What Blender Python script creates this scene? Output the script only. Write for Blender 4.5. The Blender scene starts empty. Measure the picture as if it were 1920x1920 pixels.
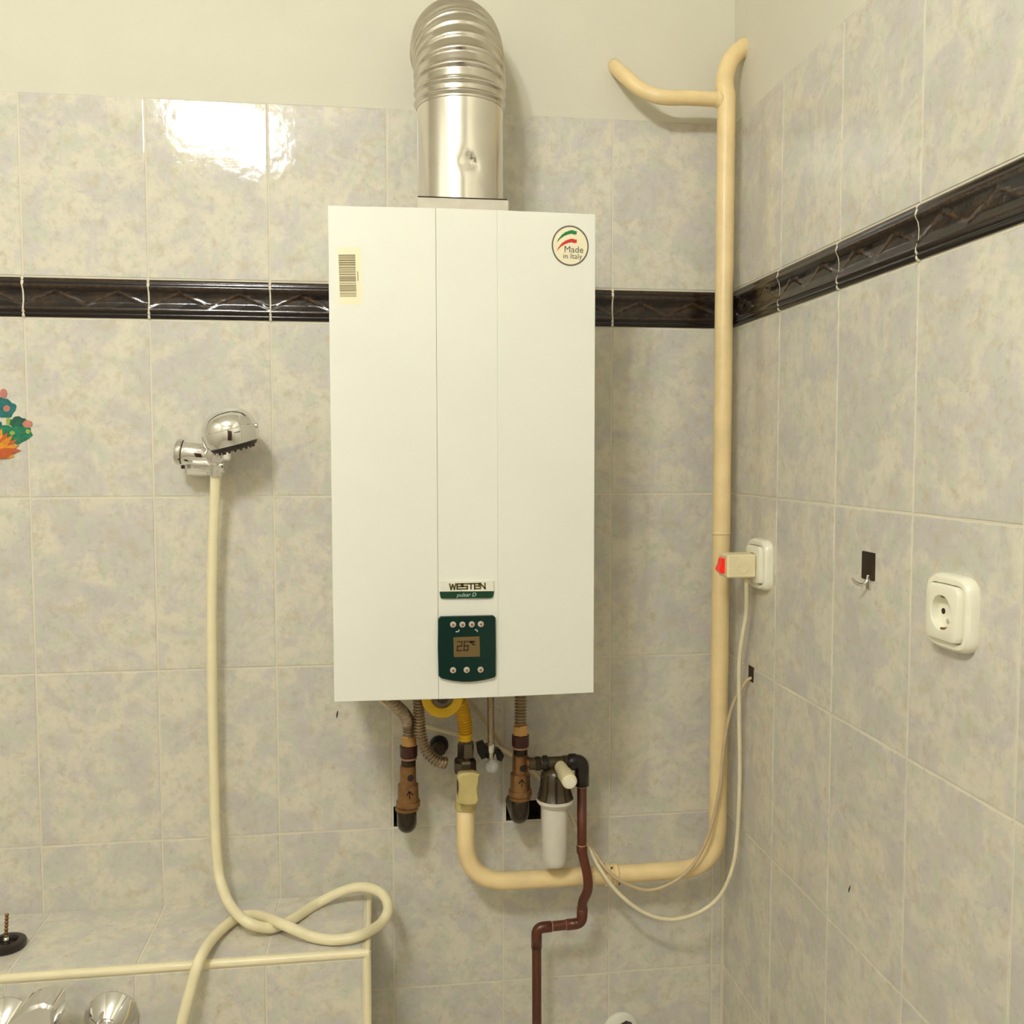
import bpy, math, random
from mathutils import Vector, Matrix, Euler
random.seed(7)
PI = math.pi
scene = bpy.context.scene
COL = scene.collection

# ------------------------------------------------------------------ camera
Z0 = 1.5                                    # height of the tile joint used as reference
CAM = Vector((-0.63154, -1.68681, Z0 + 0.07255))
ROT = Euler((1.5099164, 0.001362, -0.1335025), 'XYZ')
FPX = 1778.04
cd = bpy.data.cameras.new('camera'); cam = bpy.data.objects.new('camera', cd); COL.objects.link(cam)
cam.location = CAM; cam.rotation_euler = ROT
cd.sensor_fit = 'HORIZONTAL'; cd.sensor_width = 36.0; cd.lens = FPX / 1920 * 36.0
cd.clip_start = 0.02; cd.clip_end = 50
scene.camera = cam
# ------------------------------------------------------------------ world, exposure
w = bpy.data.worlds.new('world'); scene.world = w; w.use_nodes = True
w.node_tree.nodes['Background'].inputs[0].default_value = (1, .93, .8, 1)
w.node_tree.nodes['Background'].inputs[1].default_value = 0.02
vs = scene.view_settings
vs.view_transform = 'Standard'; vs.look = 'None'; vs.gamma = 1.0; vs.exposure = 0.0; vs.use_curve_mapping = False
LAMP_COL = (0.972, 1.0, 0.995)
LAMP_STR = 212.0
BULB_R = .060
BULBS = [Vector((-1.223, -1.714, Z0 + 1.20)), Vector((-1.086, -1.872, Z0 + 1.20))]

# ------------------------------------------------------------------ measuring helpers
RM = ROT.to_matrix()
def ray(u, v): return RM @ Vector(((u - 960) / FPX, -(v - 960) / FPX, -1.0))
def Y(u, v, y):
    d = ray(u, v); return CAM + d * ((y - CAM.y) / d.y)
def X(u, v, x):
    d = ray(u, v); return CAM + d * ((x - CAM.x) / d.x)
def Zp(u, v, z):
    d = ray(u, v); return CAM + d * ((z - CAM.z) / d.z)

# ------------------------------------------------------------------ materials
MATS = {}
def lin(c):
    return tuple((x / 255 / 12.92 if x / 255 <= .04045 else ((x / 255 + .055) / 1.055) ** 2.4) for x in c)
class N:
    def __init__(s, name):
        s.m = bpy.data.materials.new(name); s.m.use_nodes = True
        s.t = s.m.node_tree; s.b = s.t.nodes['Principled BSDF']
    def n(s, typ, **k):
        o = s.t.nodes.new(typ)
        for a, v in k.items():
            if a in o.bl_rna.properties: setattr(o, a, v)
            else: o.inputs[a.replace('_', ' ')].default_value = v
        return o
    def l(s, a, b): s.t.links.new(a, b)
    def noise(s, vec, scale, detail=3, rough=.55, dist=0):
        o = s.n('ShaderNodeTexNoise'); o.inputs['Scale'].default_value = scale; o.inputs['Detail'].default_value = detail
        o.inputs['Roughness'].default_value = rough; o.inputs['Distortion'].default_value = dist
        if vec: s.l(vec, o.inputs['Vector'])
        return o.outputs['Fac']
    def ramp(s, fac, stops):
        o = s.n('ShaderNodeValToRGB'); e = o.color_ramp.elements
        while len(e) < len(stops): e.new(.5)
        for el, (p, c) in zip(e, stops): el.position = p; el.color = (*c, 1)
        s.l(fac, o.inputs['Fac']); return o.outputs['Color']
    def mix(s, fac, a, b, mode='MIX'):
        o = s.n('ShaderNodeMix'); o.data_type = 'RGBA'; o.blend_type = mode
        for i, v in ((0, fac), (6, a), (7, b)):
            if hasattr(v, 'links'): s.l(v, o.inputs[i])
            else: o.inputs[i].default_value = v if i == 0 else (*v, 1)
        return o.outputs[2]
    def bump(s, h, strength, dist=.002):
        o = s.n('ShaderNodeBump'); o.inputs['Strength'].default_value = strength; o.inputs['Distance'].default_value = dist
        s.l(h, o.inputs['Height']); s.l(o.outputs[0], s.b.inputs['Normal'])
    def coords(s, rnd=False):
        tc = s.n('ShaderNodeTexCoord').outputs['Object']
        if not rnd: return tc
        oi = s.n('ShaderNodeObjectInfo').outputs['Random']
        c = s.n('ShaderNodeMath', operation='MULTIPLY'); s.l(oi, c.inputs[0]); c.inputs[1].default_value = 37.0
        a = s.n('ShaderNodeVectorMath', operation='ADD'); s.l(tc, a.inputs[0]); s.l(c.outputs[0], a.inputs[1])
        return a.outputs[0]
def mat(name, rgb, rough=.5, metal=0.0, var=.06, bump=0.0, vs_=40, **inp):
    """plain procedural material: base colour with slight noise variation and roughness break-up"""
    m = N(name); c = m.coords()
    f = m.noise(c, vs_, 4)
    base = tuple(rgb)
    dark = tuple(x * (1 - 2 * var) for x in base); lite = tuple(min(1, x * (1 + var)) for x in base)
    m.l(m.ramp(f, [(.3, dark), (.7, lite)]), m.b.inputs['Base Color'])
    m.b.inputs['Roughness'].default_value = rough; m.b.inputs['Metallic'].default_value = metal
    if bump: m.bump(m.noise(c, vs_ * 3, 3), bump)
    for k, v in inp.items(): m.b.inputs[k.replace('_', ' ')].default_value = v
    MATS[name] = m.m; return m.m

def tile_mat(name, sx=1.0):
    m = N(name); c = m.coords(True)
    big = m.noise(c, 13, 6, .66, .5); mid = m.noise(c, 30, 5, .65, .4); tan = m.noise(c, 44, 4, .6, .2); fine = m.noise(c, 85, 6, .72, .4)
    col = m.ramp(big, [(.32, lin((206, 201, 194))), (.46, lin((214, 208, 200))), (.54, lin((225, 218, 200))), (.68, lin((230, 223, 203)))])
    gm = m.ramp(mid, [(.50, (0, 0, 0)), (.66, (.9, .9, .9))])
    col = m.mix(gm, col, lin((210, 212, 193)))
    tm = m.ramp(tan, [(.53, (0, 0, 0)), (.70, (.75, .75, .75))])
    col = m.mix(tm, col, lin((207, 197, 172)))
    fm = m.ramp(fine, [(.30, (.70, .69, .67)), (.46, (.95, .95, .95)), (.65, (1.0, 1.0, 1.0))])
    col = m.mix(.55, col, fm, 'MULTIPLY')
    m.l(col, m.b.inputs['Base Color'])
    m.b.inputs['Roughness'].default_value = .055
    m.b.inputs['Specular IOR Level'].default_value = .34
    h = m.mix(.22, m.noise(c, 42, 3, .5), fine)
    m.bump(h, .12, .004)
    MATS[name] = m.m; return m.m
tile_mat('tile_glaze')

def border_mat():
    m = N('border_glaze'); c = m.coords()
    at = m.n('ShaderNodeAttribute'); at.attribute_name = 'gilt'
    n = m.noise(c, 90, 5, .7)
    mask = m.mix(1.0, at.outputs['Color'], m.ramp(n, [(.35, (.15, .15, .15)), (.62, (1, 1, 1))]), 'MULTIPLY')
    col = m.mix(mask, lin((30, 23, 21)), lin((92, 66, 40)))
    m.l(col, m.b.inputs['Base Color'])
    m.b.inputs['Roughness'].default_value = .12
    m.b.inputs['Specular IOR Level'].default_value = .38
    m.bump(n, .10, .002)
    MATS['border_glaze'] = m.m
border_mat()
def plaster_mat(name, rgb, b=.25):
    m = N(name); c = m.coords()
    n = m.noise(c, 9, 6, .6); f = m.noise(c, 130, 4, .6)
    m.l(m.ramp(n, [(.3, tuple(x * .96 for x in rgb)), (.7, rgb)]), m.b.inputs['Base Color'])
    m.b.inputs['Roughness'].default_value = .85
    m.bump(m.mix(.5, f, m.noise(c, 35, 3)), b, .002)
    MATS[name] = m.m
plaster_mat('paint', lin((224, 219, 200)))
plaster_mat('ceiling_paint', lin((242, 238, 224)))
plaster_mat('grout', lin((228, 220, 198)), .3)
mat('mortar_dark', lin((48, 36, 26)), .95, bump=.6)
mat('floor_tile', lin((214, 206, 192)), .4)
mat('added_door_wood', lin((74, 48, 32)), .35, var=.12, vs_=12)
mat('wall_far', lin((224, 218, 202)), .3)
mat('enamel', lin((240, 238, 226)), .22, var=.012, vs_=6)
mat('enamel_side', lin((236, 233, 220)), .3, var=.01)
mat('grey_plate', lin((206, 198, 180)), .4)
mat('seam_dark', lin((120, 112, 92)), .7)
mat('pipe_cream', lin((247, 220, 164)), .38, var=.05, vs_=22, bump=.05)
mat('hose_cream', lin((248, 236, 196)), .32, var=.02)
mat('cord_white', lin((240, 228, 192)), .4, var=.03)
mat('cord_tan', lin((206, 184, 146)), .45, var=.05)
mat('plastic_ivory', lin((248, 244, 222)), .25, var=.01)
mat('plug_ivory', lin((242, 228, 184)), .4, var=.02)
mat('red_lens', lin((214, 24, 14)), .2, Emission_Color=(1, .03, .01, 1), Emission_Strength=.35)
mat('hole_dark', lin((48, 32, 18)), .8)
mat('chrome', (.82, .81, .80), .07, 1.0, var=.01)
mat('chrome_satin', (.74, .72, .68), .24, 1.0, var=.02)
mat('aluminium', (.66, .62, .55), .24, 1.0, var=.04, bump=.03, vs_=25)
mat('steel_pipe', (.76, .73, .67), .2, 1.0, var=.03, bump=.02, vs_=20)
mat('brass_old', lin((150, 112, 74)), .42, .8, var=.14, vs_=60, bump=.15)
mat('brass_nut', lin((214, 170, 112)), .3, .85, var=.06)
mat('collar_maroon', lin((66, 28, 24)), .35, var=.1)
mat('iron_dark', lin((58, 46, 34)), .24, .4, var=.15, bump=.1)
mat('steel_fitting', lin((110, 100, 88)), .25, .9, var=.1)
mat('hose_steel', lin((168, 150, 128)), .3, .9, var=.06)
mat('yellow_plastic', lin((236, 190, 24)), .38, var=.03)
mat('yellow_hose', lin((220, 168, 24)), .4, .2, var=.06)
mat('valve_beige', lin((206, 188, 124)), .45, var=.08, vs_=30)
mat('filter_bowl', lin((220, 213, 198)), .3, var=.02)
mat('filter_head', lin((74, 60, 38)), .3, .1, var=.15)
mat('black_plastic', lin((26, 18, 15)), .3, var=.1)
mat('brown_pipe', lin((92, 44, 26)), .3, var=.07, vs_=30)
mat('solder', lin((182, 140, 112)), .4, .3)
mat('clear_plastic', (.86, .86, .83), .12, Transmission_Weight=.7, IOR=1.45)
mat('panel_green', lin((12, 44, 38)), .22, var=.03)
mat('badge_green', lin((18, 62, 40)), .35, var=.02)
mat('badge_white', lin((238, 234, 218)), .35, var=.01)
mat('ink_olive', lin((104, 92, 44)), .4)
mat('ink_grey', lin((104, 98, 94)), .5)
mat('ink_light', lin((196, 218, 210)), .5)
mat('ink_bar', lin((138, 124, 88)), .6)
mat('lcd', lin((112, 92, 56)), .25, var=.03)
mat('lcd_digit', lin((54, 34, 24)), .4)
mat('button_grey', lin((196, 188, 172)), .3)
mat('button_core', lin((128, 86, 58)), .4)
mat('label_cream', lin((246, 236, 200)), .5, var=.01)
mat('swoosh_green', lin((20, 120, 60)), .5)
mat('swoosh_red', lin((206, 48, 36)), .5)
mat('rubber_black', lin((34, 24, 20)), .35, var=.1)
mat('hook_plate', lin((70, 58, 48)), .2, .6, var=.05)
mat('st_teal', lin((18, 112, 112)), .5, var=.25, vs_=90)
mat('st_green', lin((14, 124, 88)), .5, var=.25, vs_=90)
mat('st_dkgreen', lin((14, 92, 68)), .5, var=.2, vs_=90)
mat('st_pink', lin((196, 124, 108)), .5, var=.12, vs_=90)
mat('st_lime', lin((150, 176, 70)), .5, var=.1, vs_=90)
mat('st_orange', lin((226, 148, 28)), .5, var=.12, vs_=90)
mat('st_rust', lin((196, 92, 36)), .5, var=.12, vs_=90)
mat('nozzle_dark', lin((52, 42, 38)), .5)
m = N('bulb_glass'); m.b.inputs['Base Color'].default_value = (.9, .9, .85, 1)
m.b.inputs['Emission Color'].default_value = (*LAMP_COL, 1); m.b.inputs['Emission Strength'].default_value = LAMP_STR
MATS['bulb_glass'] = m.m

# ------------------------------------------------------------------ object helpers
def wloc(o):
    v = Vector((0, 0, 0))
    while o is not None: v = v + o.location; o = o.parent
    return v
def obj(name, geo, mt, parent=None, smooth=False, loc=None, auto=None):
    """geo = (verts, faces) in world coordinates"""
    vs_, fs = geo
    org = wloc(parent) if parent is not None else (Vector(loc) if loc is not None else Vector((0, 0, 0)))
    me = bpy.data.meshes.new(name)
    me.from_pydata([Vector(v) - org for v in vs_], [], fs); me.update()
    me.materials.append(MATS[mt])
    if smooth:
        me.polygons.foreach_set('use_smooth', [True] * len(me.polygons))
        if auto:
            try: me.set_sharp_from_angle(angle=math.radians(auto))
            except Exception: pass
    o = bpy.data.objects.new(name, me); COL.objects.link(o)
    if parent is not None: o.parent = parent
    else: o.location = org
    return o
def thing(name, label, cat, loc, group=None):
    o = bpy.data.objects.new(name, None); o.empty_display_size = .05; COL.objects.link(o)
    o.location = loc; o['label'] = label; o['category'] = cat
    if group: o['group'] = group
    return o
def tag(o, label, cat, group=None):
    o['label'] = label; o['category'] = cat
    if group: o['group'] = group
    return o
def struct(o): o['kind'] = 'structure'; return o
def join(*gs):
    V, F = [], []
    for v, f in gs:
        n = len(V); V += list(v); F += [tuple(i + n for i in q) for q in f]
    return V, F
def xf(g, M): return [M @ Vector(v) for v in g[0]], g[1]
def box(x0, x1, y0, y1, z0, z1, c=0.0):
    if c <= 0:
        V = [(x, y, z) for x in (x0, x1) for y in (y0, y1) for z in (z0, z1)]
        F = [(0, 1, 3, 2), (4, 6, 7, 5), (0, 4, 5, 1), (2, 3, 7, 6), (0, 2, 6, 4), (1, 5, 7, 3)]
        return V, F
    V, idx = [], {}
    P = ((x0, x1), (y0, y1), (z0, z1))
    for a in (0, 1):
        for b in (0, 1):
            for d in (0, 1):
                s = (a, b, d)
                for ax in range(3):
                    p = [P[i][s[i]] + (0 if i == ax else (c if s[i] == 0 else -c)) for i in range(3)]
                    idx[(s, ax)] = len(V); V.append(tuple(p))
    F = []
    def fx(ids):    # orient outward
        cen = Vector(((x0 + x1) / 2, (y0 + y1) / 2, (z0 + z1) / 2))
        ps = [Vector(V[i]) for i in ids]; n = (ps[1] - ps[0]).cross(ps[2] - ps[0])
        if n.dot(sum(ps, Vector()) / len(ps) - cen) < 0: ids = ids[::-1]
        F.append(tuple(ids))
    for ax in range(3):
        o1, o2 = [i for i in range(3) if i != ax]
        for s in (0, 1):
            q = []
            for a, b in ((0, 0), (1, 0), (1, 1), (0, 1)):
                k = [0, 0, 0]; k[ax] = s; k[o1] = a; k[o2] = b; q.append(idx[(tuple(k), ax)])
            fx(q)
        for a in (0, 1):
            for b in (0, 1):
                k0 = [0, 0, 0]; k1 = [0, 0, 0]; k0[o1] = k1[o1] = a; k0[o2] = k1[o2] = b; k1[ax] = 1
                fx([idx[(tuple(k0), o1)], idx[(tuple(k1), o1)], idx[(tuple(k1), o2)], idx[(tuple(k0), o2)]])
    for s in [(a, b, d) for a in (0, 1) for b in (0, 1) for d in (0, 1)]:
        fx([idx[(s, 0)], idx[(s, 1)], idx[(s, 2)]])
    return V, F
def cr(pts, n=10):
    """Catmull-Rom samples through pts"""
    P = [Vector(p) for p in pts]; out = []
    for i in range(len(P) - 1):
        a = P[i - 1] if i else P[0] * 2 - P[1]; b, c = P[i], P[i + 1]
        d = P[i + 2] if i + 2 < len(P) else P[-1] * 2 - P[-2]
        for k in range(n):
            t = k / n
            out.append(.5 * ((2 * b) + (c - a) * t + (2 * a - 5 * b + 4 * c - d) * t * t + (3 * b - a - 3 * c + d) * t ** 3))
    out.append(P[-1]); return out
def fillet(pts, rad, n=8):
    """polyline with rounded corners"""
    P = [Vector(p) for p in pts]; out = [P[0]]
    for i in range(1, len(P) - 1):
        r = rad[i - 1] if isinstance(rad, (list, tuple)) else rad
        a = (P[i - 1] - P[i]); b = (P[i + 1] - P[i]); la, lb = a.length, b.length; a.normalize(); b.normalize()
        ang = a.angle(b); t = min(r / math.tan(ang / 2), la * .49, lb * .49)
        s, e = P[i] + a * t, P[i] + b * t
        for k in range(n + 1):
            q = k / n; out.append(s.lerp(P[i], q).lerp(P[i].lerp(e, q), q))
    out.append(P[-1]); return out
def resample(path, step):
    out = [path[0]]; acc = 0
    for a, b in zip(path, path[1:]):
        L = (b - a).length
        while acc + L >= step and L > 1e-9:
            t = (step - acc) / L; a = a.lerp(b, t); out.append(a); L = (b - a).length; acc = 0
        acc += L
    if (out[-1] - path[-1]).length > step * .3: out.append(path[-1])
    return out
def tube(path, r, seg=16, caps=True):
    P = [Vector(p) for p in path]; n = len(P)
    T = [(P[min(i + 1, n - 1)] - P[max(i - 1, 0)]).normalized() for i in range(n)]
    u = T[0].orthogonal().normalized(); V, F = [], []
    for i in range(n):
        u = (u - T[i] * u.dot(T[i])).normalized(); w_ = T[i].cross(u)
        rr = r(i / (n - 1), i) if callable(r) else (r[i] if isinstance(r, (list, tuple)) else r)
        for k in range(seg):
            a = 2 * PI * k / seg; V.append(P[i] + (u * math.cos(a) + w_ * math.sin(a)) * rr)
    for i in range(n - 1):
        for k in range(seg):
            k2 = (k + 1) % seg; F.append((i * seg + k, i * seg + k2, (i + 1) * seg + k2, (i + 1) * seg + k))
    if caps:
        F.append(tuple(reversed(range(seg)))); F.append(tuple(range((n - 1) * seg, n * seg)))
    return V, F
def lathe(prof, org, axis=(0, 0, 1), seg=24, rot0=0.0):
    """prof: (radius, height along axis)"""
    ax = Vector(axis).normalized(); u = ax.orthogonal().normalized()
    if abs(ax.z) > .99: u = Vector((1, 0, 0))
    w_ = ax.cross(u); V, F = [], []; o = Vector(org)
    for r, h in prof:
        for k in range(seg):
            a = 2 * PI * k / seg + rot0
            V.append(o + ax * h + (u * math.cos(a) + w_ * math.sin(a)) * max(r, 1e-5))
    for i in range(len(prof) - 1):
        for k in range(seg):
            k2 = (k + 1) % seg; F.append((i * seg + k, i * seg + k2, (i + 1) * seg + k2, (i + 1) * seg + k))
    F.append(tuple(reversed(range(seg)))); F.append(tuple(range((len(prof) - 1) * seg, len(prof) * seg)))
    return V, F
def prism(outline, yb, yf, bev=0.0, fy=None):
    """outline [(x,z)] counter-clockwise seen from -y; extruded from yb (back) to yf (front, smaller y)"""
    n = len(outline); cx = sum(p[0] for p in outline) / n; cz = sum(p[1] for p in outline) / n
    a = sum(outline[i][0] * outline[(i + 1) % n][1] - outline[(i + 1) % n][0] * outline[i][1] for i in range(n))
    if a < 0: outline = outline[::-1]
    loops = [[(x, yb, z) for x, z in outline]]
    off = (lambda x: 0.0) if fy is None else fy
    loops[0] = [(x, y + off(x), z) for x, y, z in loops[0]]
    if bev > 0:
        loops.append([(x, yf + bev + off(x), z) for x, z in outline])
        ins = []
        for x, z in outline:
            d = math.hypot(x - cx, z - cz) or 1; k = max(0, 1 - bev * 1.2 / d)
            ins.append((cx + (x - cx) * k, yf + off(x), cz + (z - cz) * k))
        loops.append(ins)
    else: loops.append([(x, yf + off(x), z) for x, z in outline])
    V = [p for lp in loops for p in lp]; F = []
    for i in range(len(loops) - 1):
        for k in range(n):
            k2 = (k + 1) % n; F.append((i * n + k, i * n + k2, (i + 1) * n + k2, (i + 1) * n + k))
    F.append(tuple(reversed(range(n)))); F.append(tuple(range((len(loops) - 1) * n, len(loops) * n)))
    return V, F
def rrect(x0, x1, z0, z1, r, n=5):
    out = []
    for cx, cz, a0 in ((x1 - r, z1 - r, 0), (x0 + r, z1 - r, 90), (x0 + r, z0 + r, 180), (x1 - r, z0 + r, 270)):
        for k in range(n + 1):
            a = math.radians(a0 + 90 * k / n); out.append((cx + r * math.cos(a), cz + r * math.sin(a)))
    return out
def circ(cx, cz, r, n=20, rz=None): return [(cx + r * math.cos(2 * PI * k / n), cz + (rz or r) * math.sin(2 * PI * k / n)) for k in range(n)]
def se(half, n, th, halfz=None):
    c, s = math.cos(th), math.sin(th); r = half / (abs(c) ** n + abs(s) ** n) ** (1 / n); return (r * c, r * s)
def stack(loops, cap0=True, cap1=True):
    n = len(loops[0]); V = [p for lp in loops for p in lp]; F = []
    for i in range(len(loops) - 1):
        for k in range(n):
            k2 = (k + 1) % n; F.append((i * n + k, i * n + k2, (i + 1) * n + k2, (i + 1) * n + k))
    if cap0: F.append(tuple(reversed(range(n))))
    if cap1: F.append(tuple(range((len(loops) - 1) * n, len(loops) * n)))
    return V, F
def strokes(lines, wd, yb, yf, fy=None):
    """flat lettering made of bars along polylines [(x,z),...]"""
    gs = []
    for ln in lines:
        for (xa, za), (xb, zb) in zip(ln, ln[1:]):
            d = Vector((xb - xa, zb - za)); L = d.length
            if L < 1e-9: continue
            d /= L; nrm = Vector((-d.y, d.x)) * wd / 2; e = d * wd / 2
            o = [(xa - e.x + nrm.x, za - e.y + nrm.y), (xa - e.x - nrm.x, za - e.y - nrm.y), (xb + e.x - nrm.x, zb + e.y - nrm.y), (xb + e.x + nrm.x, zb + e.y + nrm.y)]
            gs.append(prism(o, yb, yf, 0, fy))
    return join(*gs)
def text_geo(s, size, cx, cz, y, fy=None, th=.0002, shear=0.0, align='CENTER'):
    cu = bpy.data.curves.new('lettering', 'FONT'); cu.body = s; cu.size = size; cu.align_x = align; cu.align_y = 'CENTER'; cu.shear = shear; cu.resolution_u = 3
    o = bpy.data.objects.new('lettering', cu); COL.objects.link(o)
    dg = bpy.context.evaluated_depsgraph_get(); me = bpy.data.meshes.new_from_object(o.evaluated_get(dg))
    V = [(cx + v.co.x, y + (fy(cx + v.co.x) if fy else 0), cz + v.co.y) for v in me.vertices]
    F = [tuple(p.vertices) for p in me.polygons]
    bpy.data.objects.remove(o); bpy.data.curves.remove(cu); bpy.data.meshes.remove(me)
    return V, F

# ------------------------------------------------------------------ room shell
XL, YF, ZC = -2.15, -2.90, 2.82
def wall_panel(name, M, w0, w1, h0, h1, holes, mt, depth=.0):
    """sheet in local (x along wall, z up), y=depth, with rectangular holes"""
    xs = sorted({w0, w1, *[a for h in holes for a in h[:2]]}); zs = sorted({h0, h1, *[a for h in holes for a in h[2:]]})
    V = [(x, depth, z) for x in xs for z in zs]; F = []
    nz = len(zs)
    for i in range(len(xs) - 1):
        for j in range(nz - 1):
            mx, mz = (xs[i] + xs[i + 1]) / 2, (zs[j] + zs[j + 1]) / 2
            if any(h[0] < mx < h[1] and h[2] < mz < h[3] for h in holes): continue
            F.append((i * nz + j, (i + 1) * nz + j, (i + 1) * nz + j + 1, i * nz + j + 1))
    return obj(name, xf((V, F), M), mt)
I4 = Matrix.Identity(4)
MR = Matrix.Rotation(-PI / 2, 4, 'Z')        # right wall: local x runs towards the camera, local -y faces the room
HB2, HB1, HT = .3002, .3684, .6667
GAP = .0032
X6 = -.0228
D1 = .2191
rows = [(Z0 - .3 * (k + 1), Z0 - .3 * k) for k in range(5)]      # below the reference joint
rows = [(Z0 + HB1, Z0 + HT), (Z0, Z0 + HB2)] + rows
ROW_HOLE = 3                                                      # second row below the reference joint (R2-R3)
# pipe recesses in the back wall (lower left corners of two tiles)
pA = Y(735, 1552, 0); pA2 = Y(774, 1511, 0)
pB = Y(948, 1539, 0); pB2 = Y(1014, 1500, 0)
holesB = [(X6 - .6 + .0016, pA2.x, rows[ROW_HOLE][0] + .0016, pA2.z), (X6 - .4 + .006, pB2.x, rows[ROW_HOLE][0] + .0016, pB2.z)]
sl0, sl1 = X(1405, 1247, 0), X(1412, 1280, 0)
holesR = [(-sl0.y - .002, -sl1.y + .002, sl1.z, sl0.z)]
wb = struct(wall_panel('wall_back', I4, XL, 0.0009, 0.0, Z0 + HT, holesB, 'grout', .0009))
wr = struct(wall_panel('wall_right', MR, -0.0009, -YF, 0.0, Z0 + HT, holesR, 'grout', .0009))
def pocket(parent, M, h, d=.035):
    x0, x1, z0, z1 = h
    V = [(x0, .0009, z0), (x1, .0009, z0), (x1, .0009, z1), (x0, .0009, z1), (x0, d, z0), (x1, d, z0), (x1, d, z1), (x0, d, z1)]
    F = [(0, 4, 5, 1), (1, 5, 6, 2), (2, 6, 7, 3), (3, 7, 4, 0), (4, 7, 6, 5)]
    obj('pipe_recess', xf((V, F), M), 'mortar_dark', parent)
for h in holesB: pocket(wb, I4, h)
pocket(wr, MR, holesR[0])
# plaster above the tiles
obj('plaster', box(XL, .03, .0004, .03, Z0 + HT, ZC), 'paint', wb)
obj('plaster', box(.0004, .03, YF, 0.03, Z0 + HT - .0005, ZC), 'paint', wr)
TM = {}
def tile_geo(w_, h, c=.0011, d=.006, notch=None):
    a, b = w_ / 2, h / 2
    def loop(i, y):
        if notch: return [(-a + notch[0] + i, y, -b + i), (a - i, y, -b + i), (a - i, y, b - i), (-a + i, y, b - i), (-a + i, y, -b + notch[1] + i), (-a + notch[0] + i, y, -b + notch[1] + i)]
        return [(-a + i, y, -b + i), (a - i, y, -b + i), (a - i, y, b - i), (-a + i, y, b - i)]
    return stack([loop(0, d), loop(0, .0006), loop(c * .45, .0001), loop(c * 1.6, 0)], cap0=False)
def place_tile(parent, M, xa, xb, za, zb, notch=None, name='tile', mt='tile_glaze'):
    key = (name, round(xb - xa, 4), round(zb - za, 4), notch)
    if key not in TM:
        me = bpy.data.meshes.new(name); v, f = tile_geo(xb - xa, zb - za, notch=notch); me.from_pydata(v, [], f)
        me.materials.append(MATS[mt]); TM[key] = me
    o = bpy.data.objects.new(name, TM[key]); COL.objects.link(o); o.parent = parent
    jig = random.uniform(-.0002, .0002)
    o.matrix_local = M @ Matrix.Translation(((xa + xb) / 2, jig, (za + zb) / 2)) @ Matrix.Rotation(random.uniform(-.0012, .0012), 4, 'X') @ Matrix.Rotation(random.uniform(-.0012, .0012), 4, 'Z')
    return o
# moulded border tile
def bprofile(t):
    """t: 0 bottom .. 1 top -> how far proud of the tiles"""
    k = [(0, .0008), (.035, .0035), (.09, .0042), (.125, .0030), (.16, .0048), (.23, .0050), (.28, .0036), (.40, .0012), (.55, .0010), (.68, .0026), (.76, .0058), (.80, .0066), (.86, .0054), (.89, .0042), (.93, .0050), (.965, .0040), (1, .0008)]
    for (a, x), (b, y) in zip(k, k[1:]):
        if t <= b: return x + (y - x) * (t - a) / (b - a)
    return 0
def border_mesh(w_, h):
    nx, ts = 64, [0, .035, .09, .125, .16, .23, .28, .31, .34, .37, .40, .43, .46, .49, .52, .55, .58, .61, .64, .68, .72, .76, .80, .86, .89, .93, .965, 1]
    V, F, G = [], [], []
    for i in range(nx + 1):
        x = i / nx
        for t in ts:
            y = bprofile(t); g = 0.0
            if .27 < t < .73:
                q = (t - .27) / .46
                # zig-zag stems and leaf shapes in relief
                ph = (x * 2.0) % 1.0; tri = 1 - abs(2 * ph - 1)
                d = abs(q - (.12 + .76 * tri)); r = max(0, 1 - d / .11)
                ph2 = (x * 2 + .27) % 1.0; l1 = max(0, 1 - math.hypot((ph2 - .5) * 2.6, (q - .42) * 1.9))
                ph3 = (x * 4 + .1) % 1.0; tri3 = 1 - abs(2 * ph3 - 1); r2 = max(0, 1 - abs(q - (.3 + .5 * tri3)) / .08) * .6
                rel = max(r, l1 ** .7 * .45, r2 * .5); y += .0012 * min(1, rel * 1.3); g = min(1, rel)
            elif .2 < t < .3 or .76 <= t <= .84 or t > .91: g = .45
            V.append(((x - .5) * w_, -y, (t - .5) * h)); G.append(g)
    n = len(ts)
    for i in range(nx):
        for j in range(n - 1): F.append((i * n + j, (i + 1) * n + j, (i + 1) * n + j + 1, i * n + j + 1))
    # side skirts
    for i in (0, nx):
        b = len(V)
        for j, t in enumerate(ts): V.append((V[i * n + j][0], .004, V[i * n + j][2])); G.append(0)
        for j in range(n - 1):
            q = (i * n + j, i * n + j + 1, b + j + 1, b + j); F.append(q if i == 0 else q[::-1])
    me = bpy.data.meshes.new('border_tile'); me.from_pydata(V, [], F)
    at = me.color_attributes.new('gilt', 'FLOAT_COLOR', 'POINT')
    for k, g in enumerate(G): at.data[k].color = (g, g, g, 1)
    me.polygons.foreach_set('use_smooth', [True] * len(me.polygons))
    me.set_sharp_from_angle(angle=math.radians(50))
    me.materials.append(MATS['border_glaze']); return me
BM = {}
def place_border(parent, M, xa, xb):
    w_ = round(xb - xa, 4)
    if w_ not in BM: BM[w_] = border_mesh(w_, HB1 - HB2 - .0035)
    o = bpy.data.objects.new('border_tile', BM[w_]); COL.objects.link(o); o.parent = parent
    o.matrix_local = M @ Matrix.Translation(((xa + xb) / 2, 0, Z0 + (HB1 + HB2) / 2))
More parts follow.
